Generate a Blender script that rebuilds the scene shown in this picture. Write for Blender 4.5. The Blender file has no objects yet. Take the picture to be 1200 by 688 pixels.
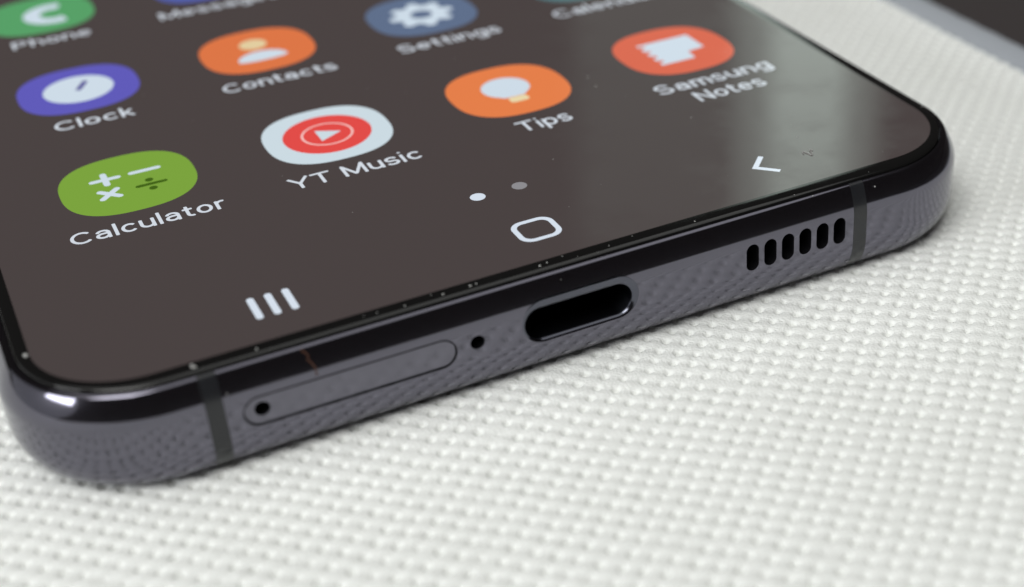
import bpy, bmesh, math, random
import numpy as np
from mathutils import Matrix, Vector

S = 0.001            # everything below is laid out in millimetres
sc = bpy.context.scene
COL = sc.collection
random.seed(4)
rng = np.random.default_rng(7)

# ------------------------------------------------------------------ camera
cam = bpy.data.cameras.new("camera")
cam.sensor_fit = 'HORIZONTAL'
cam.sensor_width = 36.0
cam.lens = 1784.7 / 1200 * 36.0
cam.shift_x = -144.7 / 1200
cam.shift_y = 13.8 / 1200
cam.clip_start = 0.004
cam.clip_end = 20.0
cam.dof.use_dof = True
cam.dof.focus_distance = 0.1065
cam.dof.aperture_fstop = 23.0
cam_o = bpy.data.objects.new("camera", cam)
COL.objects.link(cam_o)
Rt = Matrix(((0.88555059, -0.46289368, -0.03911004),
             (0.27547473, 0.45547838, 0.84655367),
             (-0.37405056, -0.76043993, 0.53086466)))
M = Rt.transposed().to_4x4()
M.translation = Vector((-34.1577, -78.0282, 50.2886)) * S
cam_o.matrix_world = M
sc.camera = cam_o

# ------------------------------------------------------------------ world and lamps
w = bpy.data.worlds.new("World")
sc.world = w
w.use_nodes = True
w.node_tree.nodes["Background"].inputs[0].default_value = (1.0, 0.88, 0.84, 1)
w.node_tree.nodes["Background"].inputs[1].default_value = 0.034


def area(name, loc, target, sx, sy, power, colour):
    l = bpy.data.lights.new(name, 'AREA')
    l.shape = 'RECTANGLE'
    l.size, l.size_y = sx * S, sy * S
    l.energy = power
    l.color = colour
    o = bpy.data.objects.new(name, l)
    COL.objects.link(o)
    o.location = Vector(loc) * S
    o.rotation_euler = (Vector(target) - Vector(loc)).to_track_quat('-Z', 'Y').to_euler()
    return o


area("ceiling_light", (-330, -260, 620), (0, 0, 0), 420, 420, 3.25, (1.0, 1.0, 0.975))
for nm, az, wd, pw in (("window_light", 34.3, 66, 0.17), ("window_curtain_light", 34.2, 125, 0.17), ("curtain_light", 30.8, 280, 0.12)):
    az = math.radians(az)
    dd = 1200 + wd * 0.2
    area(nm, (dd * math.sin(az), dd * math.cos(az), 365), (15, 10, 0), wd, 640, pw * 0.88, (0.85, 1.0, 0.91))
area("side_window_light", (-700, -60, 235), (-30, 3, 0), 300, 140, 1.75, (0.96, 0.98, 1.0))
area("side_curtain_light", (-760, 200, 190), (-30, 3, 0), 1150, 560, 0.62, (0.94, 0.98, 1.0)).data.shape = 'ELLIPSE'
area("overhead_fill_light", (0, 100, 1500), (0, 100, 0), 1900, 1900, 10.4, (0.99, 1.0, 0.97))  # broad fill added overhead to brighten the frame lip and soften cloth shading

sc.view_settings.view_transform = 'Standard'
sc.view_settings.look = 'None'
sc.view_settings.exposure = 0.0
sc.view_settings.gamma = 1.0
sc.view_settings.use_curve_mapping = False


# ------------------------------------------------------------------ materials
def lin(c):
    return tuple((v / 255 / 12.92) if v / 255 <= 0.04045 else ((v / 255 + 0.055) / 1.055) ** 2.4 for v in c)


def mat(name, base, rough=0.5, metal=0.0, emit=None, spec=0.5, bump=None, rough_var=None):
    m = bpy.data.materials.new(name)
    m.use_nodes = True
    nt = m.node_tree
    b = nt.nodes["Principled BSDF"]
    b.inputs["Base Color"].default_value = (*base, 1)
    b.inputs["Roughness"].default_value = rough
    b.inputs["Metallic"].default_value = metal
    b.inputs["Specular IOR Level"].default_value = spec
    if emit:
        b.inputs["Emission Color"].default_value = (*emit, 1)
        b.inputs["Emission Strength"].default_value = 1.0
    tc = nt.nodes.new("ShaderNodeTexCoord")
    if bump:
        n = nt.nodes.new("ShaderNodeTexNoise")
        n.inputs["Scale"].default_value = bump[0]
        n.inputs["Detail"].default_value = 4
        nt.links.new(tc.outputs["Object"], n.inputs["Vector"])
        bp = nt.nodes.new("ShaderNodeBump")
        bp.inputs["Strength"].default_value = bump[1]
        bp.inputs["Distance"].default_value = bump[2]
        nt.links.new(n.outputs["Fac"], bp.inputs["Height"])
        nt.links.new(bp.outputs["Normal"], b.inputs["Normal"])
    if rough_var:
        n = nt.nodes.new("ShaderNodeTexNoise")
        n.inputs["Scale"].default_value = rough_var[0]
        n.inputs["Detail"].default_value = 6
        n.inputs["Roughness"].default_value = 0.65
        nt.links.new(tc.outputs["Object"], n.inputs["Vector"])
        mr = nt.nodes.new("ShaderNodeMapRange")
        mr.inputs["From Min"].default_value = 0.35
        mr.inputs["From Max"].default_value = 0.7
        mr.inputs["To Min"].default_value = rough_var[1]
        mr.inputs["To Max"].default_value = rough_var[2]
        nt.links.new(n.outputs["Fac"], mr.inputs["Value"])
        nt.links.new(mr.outputs["Result"], b.inputs["Roughness"])
    return m


GL = (170, 0.02, 0.17)


def glow(name, rgb, dim=0.012):
    e = tuple(max(0.0, v - dim) for v in lin(rgb))
    return mat(name, (0.008, 0.008, 0.008), 0.04, emit=e, rough_var=GL)


M_metal = mat("graphite_polished_metal", (0.153, 0.148, 0.180), 0.1, 1.0, rough_var=(120, 0.06, 0.11))
nt = M_metal.node_tree                      # a satin lobe under the polish
b = nt.nodes["Principled BSDF"]
g2 = nt.nodes.new("ShaderNodeBsdfPrincipled")
g2.inputs["Base Color"].default_value = (0.153, 0.148, 0.180, 1)
g2.inputs["Metallic"].default_value = 1.0
g2.inputs["Roughness"].default_value = 0.31
mx = nt.nodes.new("ShaderNodeMixShader")
mx.inputs[0].default_value = 0.11
nt.links.new(b.outputs[0], mx.inputs[1])
nt.links.new(g2.outputs[0], mx.inputs[2])
nt.links.new(mx.outputs[0], nt.nodes["Material Output"].inputs["Surface"])
M_tray = mat("graphite_tray_metal", (0.165, 0.160, 0.192), 0.16, 1.0, rough_var=(400, 0.13, 0.20))
M_band = mat("antenna_plastic", (0.017, 0.018, 0.021), 0.22, 0.0, rough_var=(300, 0.18, 0.3))
M_black = mat("black_plastic", (0.004, 0.004, 0.005), 0.55, spec=0.15)
M_gasket = mat("dark_gasket", (0.006, 0.006, 0.007), 0.6, spec=0.2)
M_shell = mat("port_shell_metal", (0.035, 0.037, 0.045), 0.33, 1.0)
M_rim = mat("port_rim_metal", (0.115, 0.118, 0.145), 0.2, 1.0)
M_glass = mat("black_cover_glass", (0.006, 0.006, 0.006), 0.03, rough_var=GL)
M_disp = glow("wallpaper_brown_grey", (73.5, 66, 65.5), 0.008)
M_text = glow("screen_white", (212, 219, 228))
M_nav = glow("nav_white", (214, 224, 236))
M_dim = glow("page_dot_grey", (142, 141, 145))
M_dust = mat("pale_dust", (0.40, 0.40, 0.39), 0.9, spec=0.1)
M_brown = mat("brown_dirt", (0.09, 0.04, 0.024), 0.7, spec=0.2)


# ------------------------------------------------------------------ helpers
def link(name, me, m, parent=None, smooth=None):
    o = bpy.data.objects.new(name, me)
    COL.objects.link(o)
    if m is not None:
        me.materials.clear()
        me.materials.append(m)
    if parent is not None:
        o.parent = parent
    if smooth is not None:
        for pl in me.polygons:
            pl.use_smooth = True
        me.set_sharp_from_angle(angle=math.radians(smooth))
    return o


def mesh(name, verts, faces):
    me = bpy.data.meshes.new(name)
    me.from_pydata([(x * S, y * S, z * S) for x, y, z in verts], [], faces)
    me.update()
    return me


def flat(name, pts, z, m, parent, loc=(0, 0), th=0.0):
    """thin printed shape on the display: outline in mm"""
    n = len(pts)
    v = [(x + loc[0], y + loc[1], z) for x, y in pts]
    return link(name, mesh(name, v, [tuple(range(n))]), m, parent)


def ring(name, outer, inner, z, m, parent, loc=(0, 0)):
    n = len(outer)
    v = [(x + loc[0], y + loc[1], z) for x, y in outer] + [(x + loc[0], y + loc[1], z) for x, y in inner]
    f = [(i, (i + 1) % n, n + (i + 1) % n, n + i) for i in range(n)]
    return link(name, mesh(name, v, f), m, parent)


def sqpts(a, b, n, k=96, c=(0, 0)):
    out = []
    for i in range(k):
        t = 2 * math.pi * i / k
        x, y = math.cos(t), math.sin(t)
        out.append((c[0] + a * math.copysign(abs(x) ** (2 / n), x), c[1] + b * math.copysign(abs(y) ** (2 / n), y)))
    return out


def circ(r, c=(0, 0), k=48):
    return sqpts(r, r, 2, k, c)


def capsule2(p, q, r, k=10):
    a = math.atan2(q[1] - p[1], q[0] - p[0])
    out = []
    for i in range(k + 1):
        t = a - math.pi / 2 + math.pi * i / k
        out.append((q[0] + r * math.cos(t), q[1] + r * math.sin(t)))
    for i in range(k + 1):
        t = a + math.pi / 2 + math.pi * i / k
        out.append((p[0] + r * math.cos(t), p[1] + r * math.sin(t)))
    return out


def rrect(x0, x1, y0, y1, r, k=28, rx=None):
    """rounded rectangle, counter-clockwise, k segments per corner"""
    out = []
    rx = rx or r
    for cx, cy, a0 in ((x1 - rx, y0 + r, -90), (x1 - rx, y1 - r, 0), (x0 + rx, y1 - r, 90), (x0 + rx, y0 + r, 180)):
        for i in range(k + 1):
            t = math.radians(a0 + 90 * i / k)
            out.append((cx + rx * math.cos(t), cy + r * math.sin(t)))
    return out


def stadium_xz(cx, cz, w_, h_, k=14):
    """outline in the x-z plane, for openings in the bottom edge (any orientation)"""
    r = min(w_, h_) / 2
    dx, dz = w_ / 2 - r, h_ / 2 - r
    out = []
    for sx, sz, a0 in ((1, -1, -90), (1, 1, 0), (-1, 1, 90), (-1, -1, 180)):
        for i in range(k + 1):
            t = math.radians(a0 + 90 * i / k)
            p = (cx + sx * dx + r * math.cos(t), cz + sz * dz + r * math.sin(t))
            if not out or (abs(p[0] - out[-1][0]) + abs(p[1] - out[-1][1])) > 1e-6:
                out.append(p)
    if abs(out[0][0] - out[-1][0]) + abs(out[0][1] - out[-1][1]) < 1e-6:
        out.pop()
    return out


def loft(name, rings, cap0=True, cap1=True):
    n = len(rings[0])
    v = [p for r in rings for p in r]
    f = []
    for j in range(len(rings) - 1):
        for i in range(n):
            a, b = j * n + i, j * n + (i + 1) % n
            f.append((a, b, b + n, a + n))
    if cap0:
        f.append(tuple(reversed(range(n))))
    if cap1:
        f.append(tuple((len(rings) - 1) * n + i for i in range(n)))
    me = mesh(name, v, f)
    bm = bmesh.new()
    bm.from_mesh(me)
    bmesh.ops.recalc_face_normals(bm, faces=bm.faces)
    bm.to_mesh(me)
    bm.free()
    return me


def boolean(me, cutters):
    o = bpy.data.objects.new("work", me)
    COL.objects.link(o)
    tmp = []
    for c in cutters:
        co = bpy.data.objects.new("cutter", c)
        COL.objects.link(co)
        tmp.append(co)
        md = o.modifiers.new("cut", 'BOOLEAN')
        md.operation = 'DIFFERENCE'
        md.solver = 'EXACT'
        md.object = co
    dg = bpy.context.evaluated_depsgraph_get()
    out = bpy.data.meshes.new_from_object(o.evaluated_get(dg))
    for t in tmp + [o]:
        bpy.data.objects.remove(t, do_unlink=True)
    return out


# ------------------------------------------------------------------ the cloth
ZC = -7.38                     # crest height: the phone's back rests on it
PX, PY = 0.955, 0.875          # thread pitch
XR, RR = 58.2, 1.2             # the cloth turns down over an edge here


def axis(lo, f0, f1, hi, fine, coarse):
    a = list(np.arange(lo, f0 - 1e-6, coarse))
    b = list(np.arange(f0, f1, fine))
    c = list(np.arange(f1 + coarse, hi + coarse, coarse)) if hi > f1 else []
    return np.array(a + b + c)


def make_cloth():
    sx = axis(-150, -46, 63, 110, PX / 8, 3.0)       # arc length across
    sy = axis(-72, -45, 64, 200, PY / 8, 3.0)
    U, V = np.meshgrid(sx, sy)
    fine = ((U > -46) & (U < 63) & (V > -45) & (V < 64)).astype(float)
    edge = np.minimum.reduce([U + 46, 63 - U, V + 45, 64 - V])
    fade = np.clip(edge / 1.5, 0, 1) * fine
    # slow wander of the threads
    u = (U + 0.20 * np.sin(V * 0.11 + 0.5) + 0.08 * np.sin(V * 0.43 + U * 0.21) + 0.05 * np.sin(V * 1.3 + U * 0.7)) / PX + 0.35
    v = (V + 0.015 * U + 0.18 * np.sin(U * 0.09 + 1.3) + 0.08 * np.sin(U * 0.39 - V * 0.23) + 0.05 * np.sin(U * 1.1 - V * 0.8)) / PY + 0.1
    iu, jv = np.round(u).astype(int), np.round(v).astype(int)
    N = 512
    ja = rng.normal(0, 1, (N, N))
    jb = rng.normal(0, 1, (N, N))
    du, dv = u - iu, v - jv
    ra = ja[iu % N, jv % N]
    rb = jb[iu % N, jv % N]
    sgn_i = np.where(iu % 2 == 0, 1.0, -1.0)
    sgn_j = np.where(jv % 2 == 0, 1.0, -1.0)
    cu_, cv_ = np.cos(math.pi * u), np.cos(math.pi * v)
    c = cu_ * cv_
    bump = np.abs(cu_) ** 0.8 * np.abs(cv_) ** 0.8
    pit = np.abs(cu_) ** 3.4 * np.abs(cv_) ** 3.0
    H = np.where(c > 0, 0.05 * (1 + 0.3 * ra) * bump, -0.50 * (1 + 0.3 * rb) * pit)
    H += 0.02 * np.sqrt(np.clip(1 - (du / 0.52) ** 2, 0, 1)) + 0.01 * np.cos(2 * math.pi * v)
    H += 0.012 * np.sin(U * 1.31 + 2.1 * np.sin(V * 0.47)) * np.sin(V * 1.13 + 1.7 * np.sin(U * 0.39))
    # twisted fibres on each thread
    H += 0.007 * np.sin(2 * math.pi * (v * 2.6 + du * 2.0)) * (0.6 + 0.4 * ra)
    H = (H - 0.075) * fade + (-0.10) * (1 - fade)
    H += 0.05 * np.sin(U * 0.06 + 1) * np.sin(V * 0.05) - 0.05
    # wrap over the right-hand edge
    th = np.clip((U - XR) / RR, 0, math.pi / 2)
    bx = np.where(U < XR, U, XR + RR * np.sin(th))
    bz = np.where(U < XR, 0.0, -RR * (1 - np.cos(th)))
    bz = bz - np.clip(U - XR - RR * math.pi / 2, 0, None)
    X = bx + np.sin(th) * H
    Z = ZC + bz + np.cos(th) * H
    nV, nU = U.shape
    co = np.stack([X, V, Z], -1).reshape(-1, 3) * S
    idx = np.arange(nV * nU).reshape(nV, nU)
    quads = np.stack([idx[:-1, :-1], idx[:-1, 1:], idx[1:, 1:], idx[1:, :-1]], -1).reshape(-1, 4)
    me = bpy.data.meshes.new("cloth")
    me.vertices.add(len(co))
    me.vertices.foreach_set("co", co.astype(np.float32).ravel())
    me.loops.add(quads.size)
    me.loops.foreach_set("vertex_index", quads.astype(np.int32).ravel())
    me.polygons.add(len(quads))
    me.polygons.foreach_set("loop_start", np.arange(0, quads.size, 4, dtype=np.int32))
    me.polygons.foreach_set("use_smooth", np.ones(len(quads), dtype=bool))
    me.update(calc_edges=True)
    me.validate()
    return me


M_cloth = mat("white_woven_fabric", (0.86, 0.865, 0.86), 0.8, spec=0.12, bump=(5200, 0.8, 0.00011))
nt = M_cloth.node_tree
b = nt.nodes["Principled BSDF"]
tc = nt.nodes.new("ShaderNodeTexCoord")
nz = nt.nodes.new("ShaderNodeTexNoise")
nz.inputs["Scale"].default_value = 60
nz.inputs["Detail"].default_value = 5
nt.links.new(tc.outputs["Object"], nz.inputs["Vector"])
cr = nt.nodes.new("ShaderNodeValToRGB")
cr.color_ramp.elements[0].position = 0.3
cr.color_ramp.elements[0].color = (0.84, 0.855, 0.83, 1)
cr.color_ramp.elements[1].position = 0.7
cr.color_ramp.elements[1].color = (0.885, 0.90, 0.88, 1)
nt.links.new(nz.outputs["Fac"], cr.inputs["Fac"])
nt.links.new(cr.outputs["Color"], b.inputs["Base Color"])
b.inputs["Sheen Weight"].default_value = 0.1
cloth = link("cloth", make_cloth(), M_cloth)
cloth["kind"] = "structure"
cloth["label"] = "white coarsely woven cloth under the phone with a grey bound edge"

M_floor = mat("dark_brown_floor", (0.062, 0.052, 0.053), 0.7, spec=0.2, bump=(500, 0.4, 0.002))
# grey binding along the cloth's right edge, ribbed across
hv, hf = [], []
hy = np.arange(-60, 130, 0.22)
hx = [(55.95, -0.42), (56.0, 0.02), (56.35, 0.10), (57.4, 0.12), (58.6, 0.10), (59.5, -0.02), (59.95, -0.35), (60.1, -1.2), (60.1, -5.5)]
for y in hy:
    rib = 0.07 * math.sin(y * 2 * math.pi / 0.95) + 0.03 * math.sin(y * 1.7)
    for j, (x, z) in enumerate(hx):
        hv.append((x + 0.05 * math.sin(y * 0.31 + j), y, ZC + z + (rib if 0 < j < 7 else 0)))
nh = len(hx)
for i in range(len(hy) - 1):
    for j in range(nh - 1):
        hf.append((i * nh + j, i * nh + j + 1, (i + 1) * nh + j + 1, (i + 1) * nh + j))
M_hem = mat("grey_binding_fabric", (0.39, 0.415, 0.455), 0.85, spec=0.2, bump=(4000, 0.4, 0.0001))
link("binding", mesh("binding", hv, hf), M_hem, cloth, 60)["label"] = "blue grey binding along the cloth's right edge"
fl = [(-900, -900, -60), (900, -900, -60), (900, 900, -60), (-900, 900, -60)]
floor = link("floor", mesh("floor", fl, [(0, 1, 2, 3)]), M_floor)
floor["kind"] = "structure"
floor["label"] = "dark brown surface beyond the cloth's far edge"

# ------------------------------------------------------------------ the phone
phone = bpy.data.objects.new("smartphone", None)
COL.objects.link(phone)
phone.location = (0, 0, -7.4 * S)
phone.empty_display_size = 0.01
phone["label"] = "graphite smartphone lying face up on the white woven cloth, its home screen lit"
phone["category"] = "smartphone"


class P:      # parent proxy: parts are laid out with the glass surface at z = 0
    pass


def attach(o, parent):
    o.parent = parent
    o.matrix_parent_inverse = Matrix.Translation((0, 0, 7.4 * S)) if parent is phone else Matrix.Identity(4)
    return o


def part(name, me, m, parent=None, smooth=None):
    o = link(name, me, m, None, smooth)
    return attach(o, parent or phone)


X0, X1, Y0, Y1 = -35.32, 35.32, 0.0, 144.4        # outermost outline
RC = 8.9
RCX = 9.3
# frame profile as (inset, z): from the lip under the glass, round the side, to the back
prof = []
z, ins = -2.55, 0.0
up = [(ins, z)]
dz = 0.05
while z < -0.50:                                   # upper shoulder
    if z < -1.75:
        phi = 15.0 * (z + 2.55) / 0.80
    else:
        phi = 15.0 + 11.0 * (z + 1.75) / 1.25
    z += dz
    ins += dz * math.tan(math.radians(phi))
    up.append((ins, z))
rl = 0.36                                          # rounded lip
for a in range(34, 93, 8):
    p0 = math.radians(26)
    t = math.radians(a)
    up.append((up[len(up) - 1][0] if False else ins + rl * (math.cos(p0) - math.cos(t)), z + rl * (math.sin(t) - math.sin(p0))))
lip = up[-1]
prof += [(lip[0] + 0.55, -0.75), (lip[0] + 0.03, -0.75), (lip[0] + 0.03, lip[1] - 0.02)]
prof += list(reversed(up))
prof += [(0.0, -4.55)]
for i in range(1, 19):                             # lower shoulder
    t = math.radians(90 * i / 18)
    prof.append((1.9 * (1 - math.cos(t)) ** 1.0, -4.55 - 2.85 * math.sin(t)))
prof += [(3.2, -7.4)]
LIPX = lip[0]


def outline(ins, z, k=28):
    ix = ins * 1.5 if ins < LIPX else ins + 0.5 * LIPX      # the sides are a little deeper than the ends
    if z < -3.4:
        ix = ins
    return [(x, y, z) for x, y in rrect(X0 + ix, X1 - ix, Y0 + ins, Y1 - ins, RC - ins, k, RCX - ix)]


frame_me = loft("frame", [outline(i_, z_) for i_, z_ in prof])


def cutter(outline_levels):
    """outline_levels: list of (y, [(x,z)...])"""
    return loft("cutter", [[(x, y, z) for x, z in pts] for y, pts in outline_levels])


ZF = -3.28
UX = 0.24
cuts = []
usb_o = stadium_xz(UX, -3.2, 8.56, 3.2)
cuts.append(cutter([(-0.5, usb_o), (7.5, usb_o)]))
slots = [13.447 + 1.438 * i for i in range(6)]
for sx_ in slots:
    cuts.append(cutter([(-0.5, stadium_xz(sx_, ZF, 1.0, 2.06)), (1.6, stadium_xz(sx_, ZF, 1.0, 2.06))]))
cuts.append(cutter([(-0.5, stadium_xz(-7.19, ZF, 1.0, 1.0, 8)), (1.6, stadium_xz(-7.19, ZF, 1.0, 1.0, 8))]))
TX0, TX1, TZ, TH = -22.44, -8.7, -3.36, 1.94
tcx, tw = (TX0 + TX1) / 2, TX1 - TX0
pk = stadium_xz(tcx, TZ - 0.035, tw + 0.20, TH + 0.21, 20)
cuts.append(cutter([(-0.5, pk), (1.3, pk)]))
frame_me = boolean(frame_me, cuts)
frame = part("frame", frame_me, M_metal, smooth=9.5)
frame["label"] = "polished graphite metal frame around the phone"


def strip(x0, x1, proud=0.008):
    """antenna band: the frame's own profile between two x on the bottom edge"""
    v, f = [], []
    pr = [q for q in prof[3:-1]]
    n = len(pr)
    for x in (x0, x1):
        for i_, z_ in pr:
            v.append((x, 0, 0))
    # offset along the profile normal
    for s_, x in enumerate((x0, x1)):
        for j, (i_, z_) in enumerate(pr):
            a, b_ = pr[max(0, j - 1)], pr[min(n - 1, j + 1)]
            tx, tz = b_[0] - a[0], b_[1] - a[1]
            L = math.hypot(tx, tz) or 1
            ni, nz_ = tz / L, -tx / L          # inset direction, z direction
            if ni > 0:
                pass
            v[s_ * n + j] = (x, Y0 + i_ + ni * proud, z_ + nz_ * proud)
    base = len(v)
    for x in (x0, x1):
        for i_, z_ in pr:
            v.append((x, Y0 + i_ + 0.05, z_))
    for j in range(n - 1):
        f.append((j, j + 1, n + j + 1, n + j))
        f.append((j, base + j, base + j + 1, j + 1))
        f.append((n + j, n + j + 1, base + n + j + 1, base + n + j))
    me = mesh("antenna_band", v, f)
    bm = bmesh.new()
    bm.from_mesh(me)
    bmesh.ops.recalc_face_normals(bm, faces=bm.faces)
    bm.to_mesh(me)
    bm.free()
    return me


for a, b_ in ((-24.62, -23.52), (21.85, 22.97)):
    part("antenna_band", strip(a, b_), M_band, smooth=40)


def tub(name, levels, closed_end=True):
    me = loft(name, [[(x, y, z) for x, z in pts] for y, pts in levels], cap0=False, cap1=closed_end)
    return me


# charging port: lining, floor and the contact tongue
po = stadium_xz(UX - 0.05, -3.42, 7.82, 2.38)
port = part("charging_port", tub("charging_port", [(0.20, po), (0.3, stadium_xz(UX - 0.05, -3.42, 7.7, 2.26)), (7.0, stadium_xz(UX - 0.05, -3.42, 7.7, 2.26))]), M_shell, smooth=40)
ro = [stadium_xz(UX - 0.05 * t, -3.2 - 0.22 * t, 8.55 - 0.73 * t, 3.19 - 0.81 * t) for t in (0, 0.25, 0.5, 0.75, 1)]
link("port_rim", loft("port_rim", [[(x, yy, z) for x, z in r_] for r_, yy in zip(ro, (0.004, 0.03, 0.07, 0.125, 0.20))], False, False), M_rim, port, 60)
port["label"] = "charging port opening in the bottom edge"
tg = stadium_xz(UX, -3.41, 6.4, 0.7, 6)
tg2 = stadium_xz(UX, -3.41, 6.1, 0.45, 6)
t_me = loft("contact_tongue", [[(x, 2.2, z) for x, z in tg2], [(x, 2.35, z) for x, z in tg], [(x, 6.95, z) for x, z in tg]])
link("contact_tongue", t_me, M_black, port, 40)

for sx_ in slots:
    part("speaker_slot", tub("speaker_slot", [(0.05, stadium_xz(sx_, ZF, 0.985, 2.045)), (1.55, stadium_xz(sx_, ZF, 0.985, 2.045))]), M_black, smooth=40)
part("microphone_hole", tub("microphone_hole", [(0.03, stadium_xz(-7.19, ZF, 0.985, 0.985, 8)), (1.55, stadium_xz(-7.19, ZF, 0.985, 0.985, 8))]), M_black, smooth=40)

ty = stadium_xz(tcx, TZ, tw, TH, 20)
ty2 = stadium_xz(tcx, TZ, tw - 0.10, TH - 0.10, 20)
tray_me = loft("sim_tray", [[(x, 0.012, z) for x, z in ty2], [(x, 0.05, z) for x, z in ty], [(x, 1.2, z) for x, z in ty]])
tray_me = boolean(tray_me, [cutter([(-0.5, stadium_xz(-21.34, -3.28, 1.0, 1.0, 8)), (0.9, stadium_xz(-21.34, -3.28, 1.0, 1.0, 8))])])
tray = part("sim_tray", tray_me, M_tray, smooth=30)
tray["label"] = "long rounded card tray in the bottom edge"
link("eject_hole", tub("eject_hole", [(0.04, stadium_xz(-21.34, -3.28, 0.985, 0.985, 8)), (0.85, stadium_xz(-21.34, -3.28, 0.985, 0.985, 8))]), M_black, tray, 40)
gs = stadium_xz(tcx, TZ - 0.035, tw + 0.18, TH + 0.19, 20)
gs2 = stadium_xz(tcx, TZ, tw + 0.02, TH + 0.02, 20)
link("tray_gasket", loft("tray_gasket", [[(x, 0.10, z) for x, z in gs2], [(x, 0.10, z) for x, z in gs]], False, False), M_gasket, tray)

# cover glass: black bezel sheet with a softly rounded edge
GI = LIPX + 0.09
gr = []
for i_, z_ in ((0.0, -0.72), (0.0, -0.26), (0.015, -0.20), (0.05, -0.145), (0.12, -0.098), (0.24, -0.062), (0.42, -0.034), (0.65, -0.014), (0.9, -0.003), (1.15, 0.0)):
    gr.append(outline(GI + i_, z_, 28))
glass = part("cover_glass", loft("cover_glass", gr), M_glass, smooth=30)
glass["label"] = "black bordered cover glass of the phone"

# lit display
DI = 2.1
ZD = 0.004
dpts = rrect(-33.0, 33.0, Y0 + DI, Y1 - DI, 6.2, 24)
disp = part("display", mesh("display", [(x, y, ZD) for x, y in dpts], [tuple(range(len(dpts)))]), M_disp)
disp["label"] = "lit display with a plain brown grey wallpaper"

CP, RP, HS, YR = 15.222, 19.722, 4.86, 28.42
Z1, Z2, Z3, Z4 = 0.008, 0.012, 0.016, 0.020


def arc(cx, cy, rx, ry, a0, a1, k=20):
    return [(cx + rx * math.cos(math.radians(a0 + (a1 - a0) * i / k)), cy + ry * math.sin(math.radians(a0 + (a1 - a0) * i / k))) for i in range(k + 1)]


# a plain grotesque drawn with round pens: glyph -> (advance, centre-line strokes), cap height 1
OV = lambda cx: [arc(cx, .37, .245, .31, 0, 360, 30)]
SS = lambda w_, h_: [arc(w_ / 2, h_ * .715, w_ * .43, h_ * .225, 25, 262) + arc(w_ / 2, h_ * .285, w_ * .47, h_ * .225, 84, -155)]
GLY = {
    'C': (.76, [arc(.42, .5, .37, .44, 45, 315, 30)]),
    'P': (.66, [[(.05, 0), (.05, 1)], [(.05, .94), (.34, .94)] + arc(.34, .70, .25, .24, 90, -90) + [(.05, .46)]]),
    'S': (.70, SS(.66, 1.0)),
    'N': (.74, [[(.05, 0), (.05, 1)], [(.05, .97), (.69, .03)], [(.69, 0), (.69, 1)]]),
    'M': (.92, [[(.05, 0), (.05, 1)], [(.05, .97), (.46, .08)], [(.46, .08), (.87, .97)], [(.87, 0), (.87, 1)]]),
    'T': (.74, [[(0, .94), (.74, .94)], [(.37, 0), (.37, .93)]]),
    'Y': (.74, [[(0, 1), (.37, .44)], [(.37, .44), (.74, 1)], [(.37, .44), (.37, 0)]]),
    'a': (.56, [arc(.28, .47, .215, .21, 160, 0) + [(.495, .47), (.495, 0)], [(.495, .42), (.27, .42)] + arc(.27, .24, .215, .18, 90, 270) + [(.34, .065), (.495, .2)]]),
    'c': (.54, [arc(.30, .37, .25, .31, 45, 315, 26)]),
    'd': (.58, OV(.295) + [[(.54, 0), (.54, 1.03)]]),
    'e': (.58, [[(.05, .38), (.535, .38)], arc(.29, .37, .245, .31, 2, 312, 26)]),
    'g': (.58, OV(.295) + [[(.54, .72), (.54, -.06)] + arc(.295, -.06, .245, .18, 0, -150)]),
    'h': (.56, [[(.05, 0), (.05, 1.03)], arc(.28, .45, .23, .23, 180, 0) + [(.51, 0)]]),
    'n': (.56, [[(.05, 0), (.05, .72)], arc(.28, .45, .23, .23, 180, 0) + [(.51, 0)]]),
    'm': (.86, [[(.05, 0), (.05, .72)], arc(.24, .47, .19, .21, 180, 0) + [(.43, 0)], arc(.62, .47, .19, .21, 180, 0) + [(.81, 0)]]),
    'i': (.10, [[(.05, 0), (.05, .72)], [(.05, .95), (.05, 1.0)]]),
    'k': (.50, [[(.05, 0), (.05, 1.03)], [(.44, .72), (.05, .30)], [(.17, .43), (.47, 0)]]),
    'l': (.10, [[(.05, 0), (.05, 1.03)]]),
    'o': (.58, OV(.29)),
    'p': (.58, [[(.05, .72), (.05, -.28)]] + OV(.285)),
    'r': (.34, [[(.05, 0), (.05, .72)], arc(.27, .45, .22, .24, 180, 72)]),
    's': (.50, SS(.48, .74)),
    't': (.36, [[(.15, .92), (.15, .22)] + arc(.30, .22, .15, .155, 180, 290), [(0, .68), (.34, .68)]]),
    'u': (.56, [[(.05, .72), (.05, .29)] + arc(.28, .29, .23, .23, 180, 360), [(.51, .72), (.51, 0)]]),
}


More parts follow.
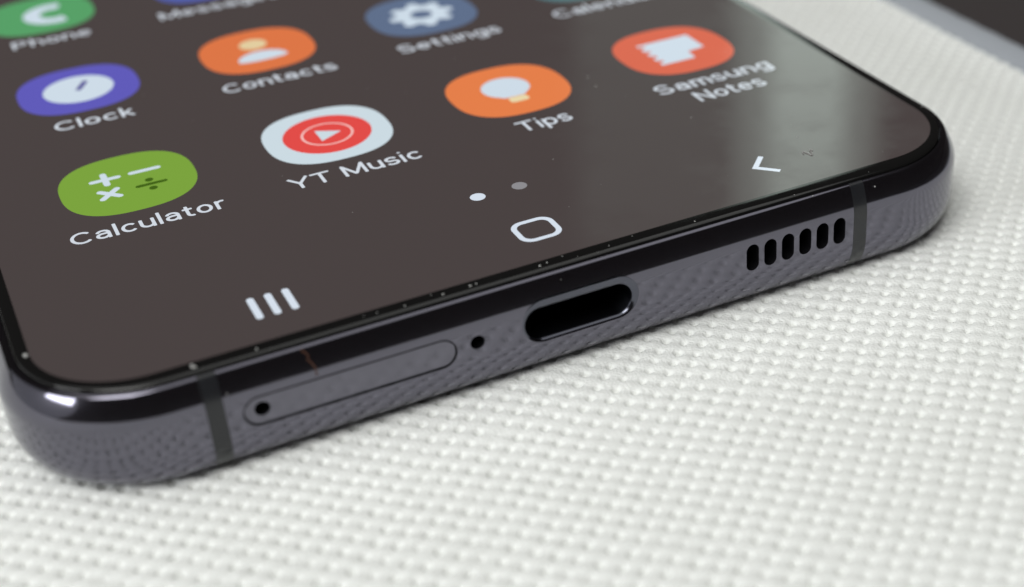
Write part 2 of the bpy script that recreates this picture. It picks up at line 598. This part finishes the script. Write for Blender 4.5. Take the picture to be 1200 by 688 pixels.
def text(body, x, y, width, cap, m, parent, z=Z1):
    pen = 0.069
    v, f = [], []
    strokes = []
    cur = 0.0
    for ch in body:
        if ch == ' ':
            cur += 0.36
            continue
        adv, st = GLY[ch]
        for q in st:
            strokes.append([(px + cur, py) for px, py in q])
        cur += adv + 0.165
    total = cur - 0.165
    kx = width / total
    for si, q in enumerate(strokes):
        zz = z + 0.0007 * (si % 4)
        base = len(v)
        L, Rr = [], []
        n = len(q)
        closed = math.hypot(q[0][0] - q[-1][0], q[0][1] - q[-1][1]) < 1e-4
        for i, (px, py) in enumerate(q):
            a = q[i - 1] if i else (q[-2] if closed else q[0])
            b_ = q[i + 1] if i < n - 1 else (q[1] if closed else q[-1])
            tx, ty_ = b_[0] - a[0], b_[1] - a[1]
            d = math.hypot(tx, ty_) or 1
            L.append((px - ty_ / d * pen, py + tx / d * pen))
            Rr.append((px + ty_ / d * pen, py - tx / d * pen))
        pts = L + Rr
        v += [(x - width / 2 + px * kx, y + py * cap, zz) for px, py in pts]
        f += [(base + i, base + n + i, base + n + i + 1, base + i + 1) for i in range(n - 1)]
        if not closed:                      # softly rounded pen ends
            for e, o_ in ((0, 1), (n - 1, n - 2)):
                tx, ty_ = q[e][0] - q[o_][0], q[e][1] - q[o_][1]
                d = math.hypot(tx, ty_) or 1
                tx, ty_ = tx / d, ty_ / d
                b2 = len(v)
                for kk in range(7):
                    t = math.radians(-90 + 30 * kk)
                    v.append((x - width / 2 + (q[e][0] + pen * (0.45 * tx * math.cos(t) - ty_ * math.sin(t))) * kx,
                              y + (q[e][1] + pen * (0.45 * ty_ * math.cos(t) + tx * math.sin(t))) * cap, zz))
                f.append(tuple(range(b2, b2 + 7)))
    return link("app_name", mesh("app_name", v, f), m, parent)


def app(colr, row, bg, label, names):
    cx, cy = (colr - 1.5) * CP, YR + row * RP
    o = part("app_icon", mesh("app_icon", [(x + cx, y + cy, Z1) for x, y in sqpts(HS, HS, 2.5)], [tuple(range(96))]), bg)
    o["label"] = label
    for body, dy, wd in names:
        text(body, cx, cy + dy, wd, 1.72, M_text, o)
    return o, (cx, cy)


white = glow("icon_white", (206, 220, 232))
green = glow("icon_green", (88, 160, 104))
indigo = glow("icon_indigo", (97, 92, 186))
blue = glow("icon_blue", (84, 98, 176))
orange = glow("icon_orange", (221, 119, 72))
tips_or = glow("icon_tips_orange", (229, 128, 76))
coral = glow("icon_coral", (216, 101, 74))
slate = glow("icon_slate", (96, 112, 140))
teal = glow("icon_teal", (88, 124, 130))
lime = glow("icon_lime", (124, 164, 64))
limed = glow("icon_dark_lime", (66, 98, 28))
ytw = glow("icon_pale", (204, 219, 227))
red = glow("icon_red", (226, 78, 74))
pinkw = glow("icon_pink_white", (246, 196, 192))
yellow = glow("icon_yellow", (232, 216, 172))
head = glow("icon_cream", (226, 205, 160))
hand = glow("icon_hand", (88, 84, 150))

# row of three visible rows, bottom row first
o, c = app(0, 0, lime, "lime green calculator icon", [("Calculator", -7.78, 10.65)])
for a, b_ in (((-2.35, 1.3), (-0.5, 1.3)), ((-1.42, 2.2), (-1.42, 0.4)), ((0.5, 1.35), (2.45, 1.35)),
              ((-2.15, -0.6), (-0.95, -1.85)), ((-2.15, -1.85), (-0.95, -0.6))):
    flat("icon_symbol", capsule2(a, b_, 0.24), Z2 + random.random() * 0.003, white, o, c)
flat("icon_symbol", capsule2((0.5, -1.15), (2.45, -1.15), 0.2), Z2, limed, o, c)
for yy in (-0.42, -1.9):
    flat("icon_symbol", circ(0.31, (1.45, yy), 24), Z2, limed, o, c)

o, c = app(1, 0, ytw, "white music icon with a red disc", [("YT Music", -7.78, 9.9)])
flat("icon_symbol", circ(3.42), Z2, red, o, c)
ring("icon_symbol", circ(2.02), circ(1.84), Z3, pinkw, o, c)
flat("icon_symbol", [(-0.72, 1.02), (-0.72, -1.04), (1.12, -0.02)], Z3, ytw, o, c)

o, c = app(2, 0, tips_or, "orange tips icon with a white bulb", [("Tips", -7.82, 4.3)])
bulb = []
for i in range(33):
    t = math.radians(-52 + 284 * i / 32)
    bulb.append((2.0 * math.cos(t), 0.55 + 2.0 * math.sin(t)))
bulb += [(-0.85, -1.42), (0.85, -1.42)]
flat("icon_symbol", bulb, Z2, white, o, c)
flat("icon_symbol", rrect(-0.7, 0.9, -2.5, -1.5, 0.3, 6), Z2, yellow, o, c)

o, c = app(3, 0, coral, "coral notes icon with a white page", [("Samsung", -7.62, 10.4), ("Notes", -10.3, 6.06)])
pg = [(-2.3, -2.4), (0.85, -2.4), (0.95, -0.95), (2.6, -0.75), (2.6, 2.35), (-2.3, 2.35)]
n_ = 4
for i in range(n_):
    y = 2.0 - i * 1.12
    pg += [(-2.3, y), (-1.8, y - 0.1), (-1.8, y - 0.46), (-2.3, y - 0.56)]
flat("icon_symbol", pg, Z2, white, o, c)

o, c = app(0, 1, indigo, "indigo clock icon with a white dial", [("Clock", -7.75, 6.1)])
flat("icon_symbol", circ(2.85), Z2, white, o, c)
flat("icon_symbol", capsule2((0.0, -0.1), (0.75, 1.25), 0.24), Z3, hand, o, c)

o, c = app(1, 1, orange, "orange contacts icon with a head and shoulders", [("Contacts", -7.8, 9.55)])
flat("icon_symbol", circ(1.2, (0, 1.45)), Z2, head, o, c)
flat("icon_symbol", [(2.15 * math.cos(t), -2.05 + 1.75 * math.sin(t) if math.sin(t) > 0 else -2.05 + 0.45 * math.sin(t))
                     for t in [2 * math.pi * i / 48 for i in range(48)]], Z2, white, o, c)

o, c = app(2, 1, slate, "slate grey settings icon with a gear", [("Settings", -7.75, 9.25)])
ga, gb = [], []
for i in range(96):
    t = 2 * math.pi * i / 96
    r = 2.62 + 0.34 * max(-1, min(1, 1.9 * math.cos(8 * t)))
    ga.append((r * math.cos(t), r * math.sin(t)))
    gb.append((1.0 * math.cos(t), 1.0 * math.sin(t)))
ring("icon_symbol", ga, gb, Z2, white, o, c)

app(3, 1, teal, "teal calendar icon at the top edge of the picture", [("Calendar", -7.75, 10.2)])

o, c = app(0, 2, green, "green phone icon", [("Phone", -7.6, 6.75)])
hs = []
for i in range(25):                      # handset: a fat bow open to the right
    t = math.radians(70 + 220 * i / 24)
    hs.append((1.15 + 2.65 * math.cos(t), -0.2 + 2.65 * math.sin(t)))
hs += [(2.1, -2.1), (1.75, -1.1)]
for i in range(25):
    t = math.radians(285 - 210 * i / 24)
    hs.append((1.25 + 1.25 * math.cos(t), -0.2 + 1.2 * math.sin(t)))
hs += [(1.75, 0.9), (2.1, 1.8)]
flat("icon_symbol", hs, Z2, white, o, c)
app(1, 2, blue, "blue messages icon at the top edge of the picture", [("Messages", -7.7, 11.1)])

# page dots and navigation bar
for x, m in ((-1.62, M_nav), (1.6, M_dim)):
    d = part("page_dot", mesh("page_dot", [(px + x, py + 12.58, Z1) for px, py in circ(0.56, k=32)], [tuple(range(32))]), m)
    d["label"] = "white page dot" if x < 0 else "grey page dot"
NY = 6.12
for dx in (-1.15, 0.0, 1.15):
    pts = capsule2((-18.38 + dx, NY - 1.17), (-18.38 + dx, NY + 1.17), 0.24)
    part("recents_bar", mesh("recents_bar", [(x, y, Z1) for x, y in pts], [tuple(range(len(pts)))]), M_nav)
ho, hi = rrect(-1.56, 1.56, NY - 1.5, NY + 1.5, 0.95, 10), rrect(-1.17, 1.17, NY - 1.11, NY + 1.11, 0.6, 10)
nn = len(ho)
hb = part("home_button", mesh("home_button", [(x, y, Z1) for x, y in ho + hi], [(i, (i + 1) % nn, nn + (i + 1) % nn, nn + i) for i in range(nn)]), M_nav)
hw = 0.2
bk = [(18.62, 7.38), (17.35, 6.06), (18.62, 4.74)]
bo = [(17.06, 6.06), (18.48, 7.52), (18.76, 7.25), (17.62, 6.06), (18.76, 4.87), (18.48, 4.60)]
part("back_button", mesh("back_button", [(x, y, Z1) for x, y in bo], [tuple(range(6))]), M_nav)

# ------------------------------------------------------------------ dust and lint on the phone
bm = bmesh.new()


def speck(x, y, z, r, sy=1.0):
    m_ = Matrix.Translation(Vector((x, y, z)) * S) @ Matrix.Rotation(random.random() * 6, 4, 'Z') @ Matrix.Diagonal((r * S, r * sy * S, r * 0.5 * S, 1))
    g = bmesh.ops.create_icosphere(bm, subdivisions=1, radius=1.0, matrix=m_)
    for v in g["verts"]:
        v.co += Vector([random.uniform(-0.25, 0.25) * r * S for _ in range(3)])


for x, y, r in ((-33.2, 8.1, .22), (-24.6, 1.75, .15), (-24.5, 1.5, .2), (-20.7, 1.45, .09), (-8.62, 1.5, .10), (-6.72, 1.57, .10),
                (-6.3, 1.6, .07), (-1.83, 1.5, .10), (-1.27, 1.64, .08), (13.97, 25.26, .10), (14.2, 27.2, .09), (22.58, 8.68, .07),
                (17.58, 15.9, .08), (5.43, 15.1, .06), (-13.0, 1.6, .07), (-11.2, 1.45, .06), (3.2, 1.5, .05), (9.7, 1.4, .06), (-33.0, 27.0, .1)):
    speck(x, y, 0.02, r, 0.7)
for x, y, z, r in ((18.7, .62, -.2, .07), (23.8, .35, -.75, .09), (-0.9, .4, -.75, .04), (-23.2, .1, -1.6, .08), (-27.5, .9, -.3, .05), (33.9, 8.5, -.2, .07)):
    speck(x, y, z, r, 0.6)             # specks on the frame
for _ in range(9):                     # fine dust along the glass edge
    speck(random.uniform(-27, 27), random.uniform(1.1, 1.9), 0.0, random.uniform(0.02, 0.045))
for _ in range(26):                     # fine dust over the glass
    speck(random.uniform(-32, 33), random.uniform(3, 60), 0.02, random.uniform(0.015, 0.035))
me = bpy.data.meshes.new("dust")
bm.to_mesh(me)
bm.free()
dust = link("dust", me, M_dust)
dust["kind"] = "stuff"
dust["label"] = "pale specks of dust scattered over the phone's glass"


def tube(name, pts, r, m):
    v, f = [], []
    k = 6
    for j, p in enumerate(pts):
        a = Vector(pts[max(0, j - 1)])
        b_ = Vector(pts[min(len(pts) - 1, j + 1)])
        t = (b_ - a).normalized()
        q = t.to_track_quat('Z', 'Y')
        for i in range(k):
            ang = 2 * math.pi * i / k
            d = q @ Vector((math.cos(ang), math.sin(ang), 0)) * r
            v.append(tuple(Vector(p) + d))
    for j in range(len(pts) - 1):
        for i in range(k):
            f.append((j * k + i, j * k + (i + 1) % k, (j + 1) * k + (i + 1) % k, (j + 1) * k + i))
    return link(name, mesh(name, v, f), m, None, 60)


lint = tube("lint_fibre", [(21.45 + 0.9 * i / 12, 6.0 + 0.45 * math.sin(i * 0.75), 0.05) for i in range(13)], 0.03, M_dust)
lint["label"] = "tiny curled pale lint fibre on the glass beside the back arrow"
lint["category"] = "lint"

flake = tube("brown_fibre", [(-18.3, 0.62, -0.38), (-18.11, 0.50, -0.56), (-17.92, 0.38, -0.82), (-18.05, 0.30, -1.0), (-17.88, 0.2, -1.22), (-17.7, 0.1, -1.6), (-17.72, 0.0, -2.1)], 0.05, M_brown)
flake["label"] = "tiny reddish brown fibre on the frame above the card tray"
flake["category"] = "fibre"
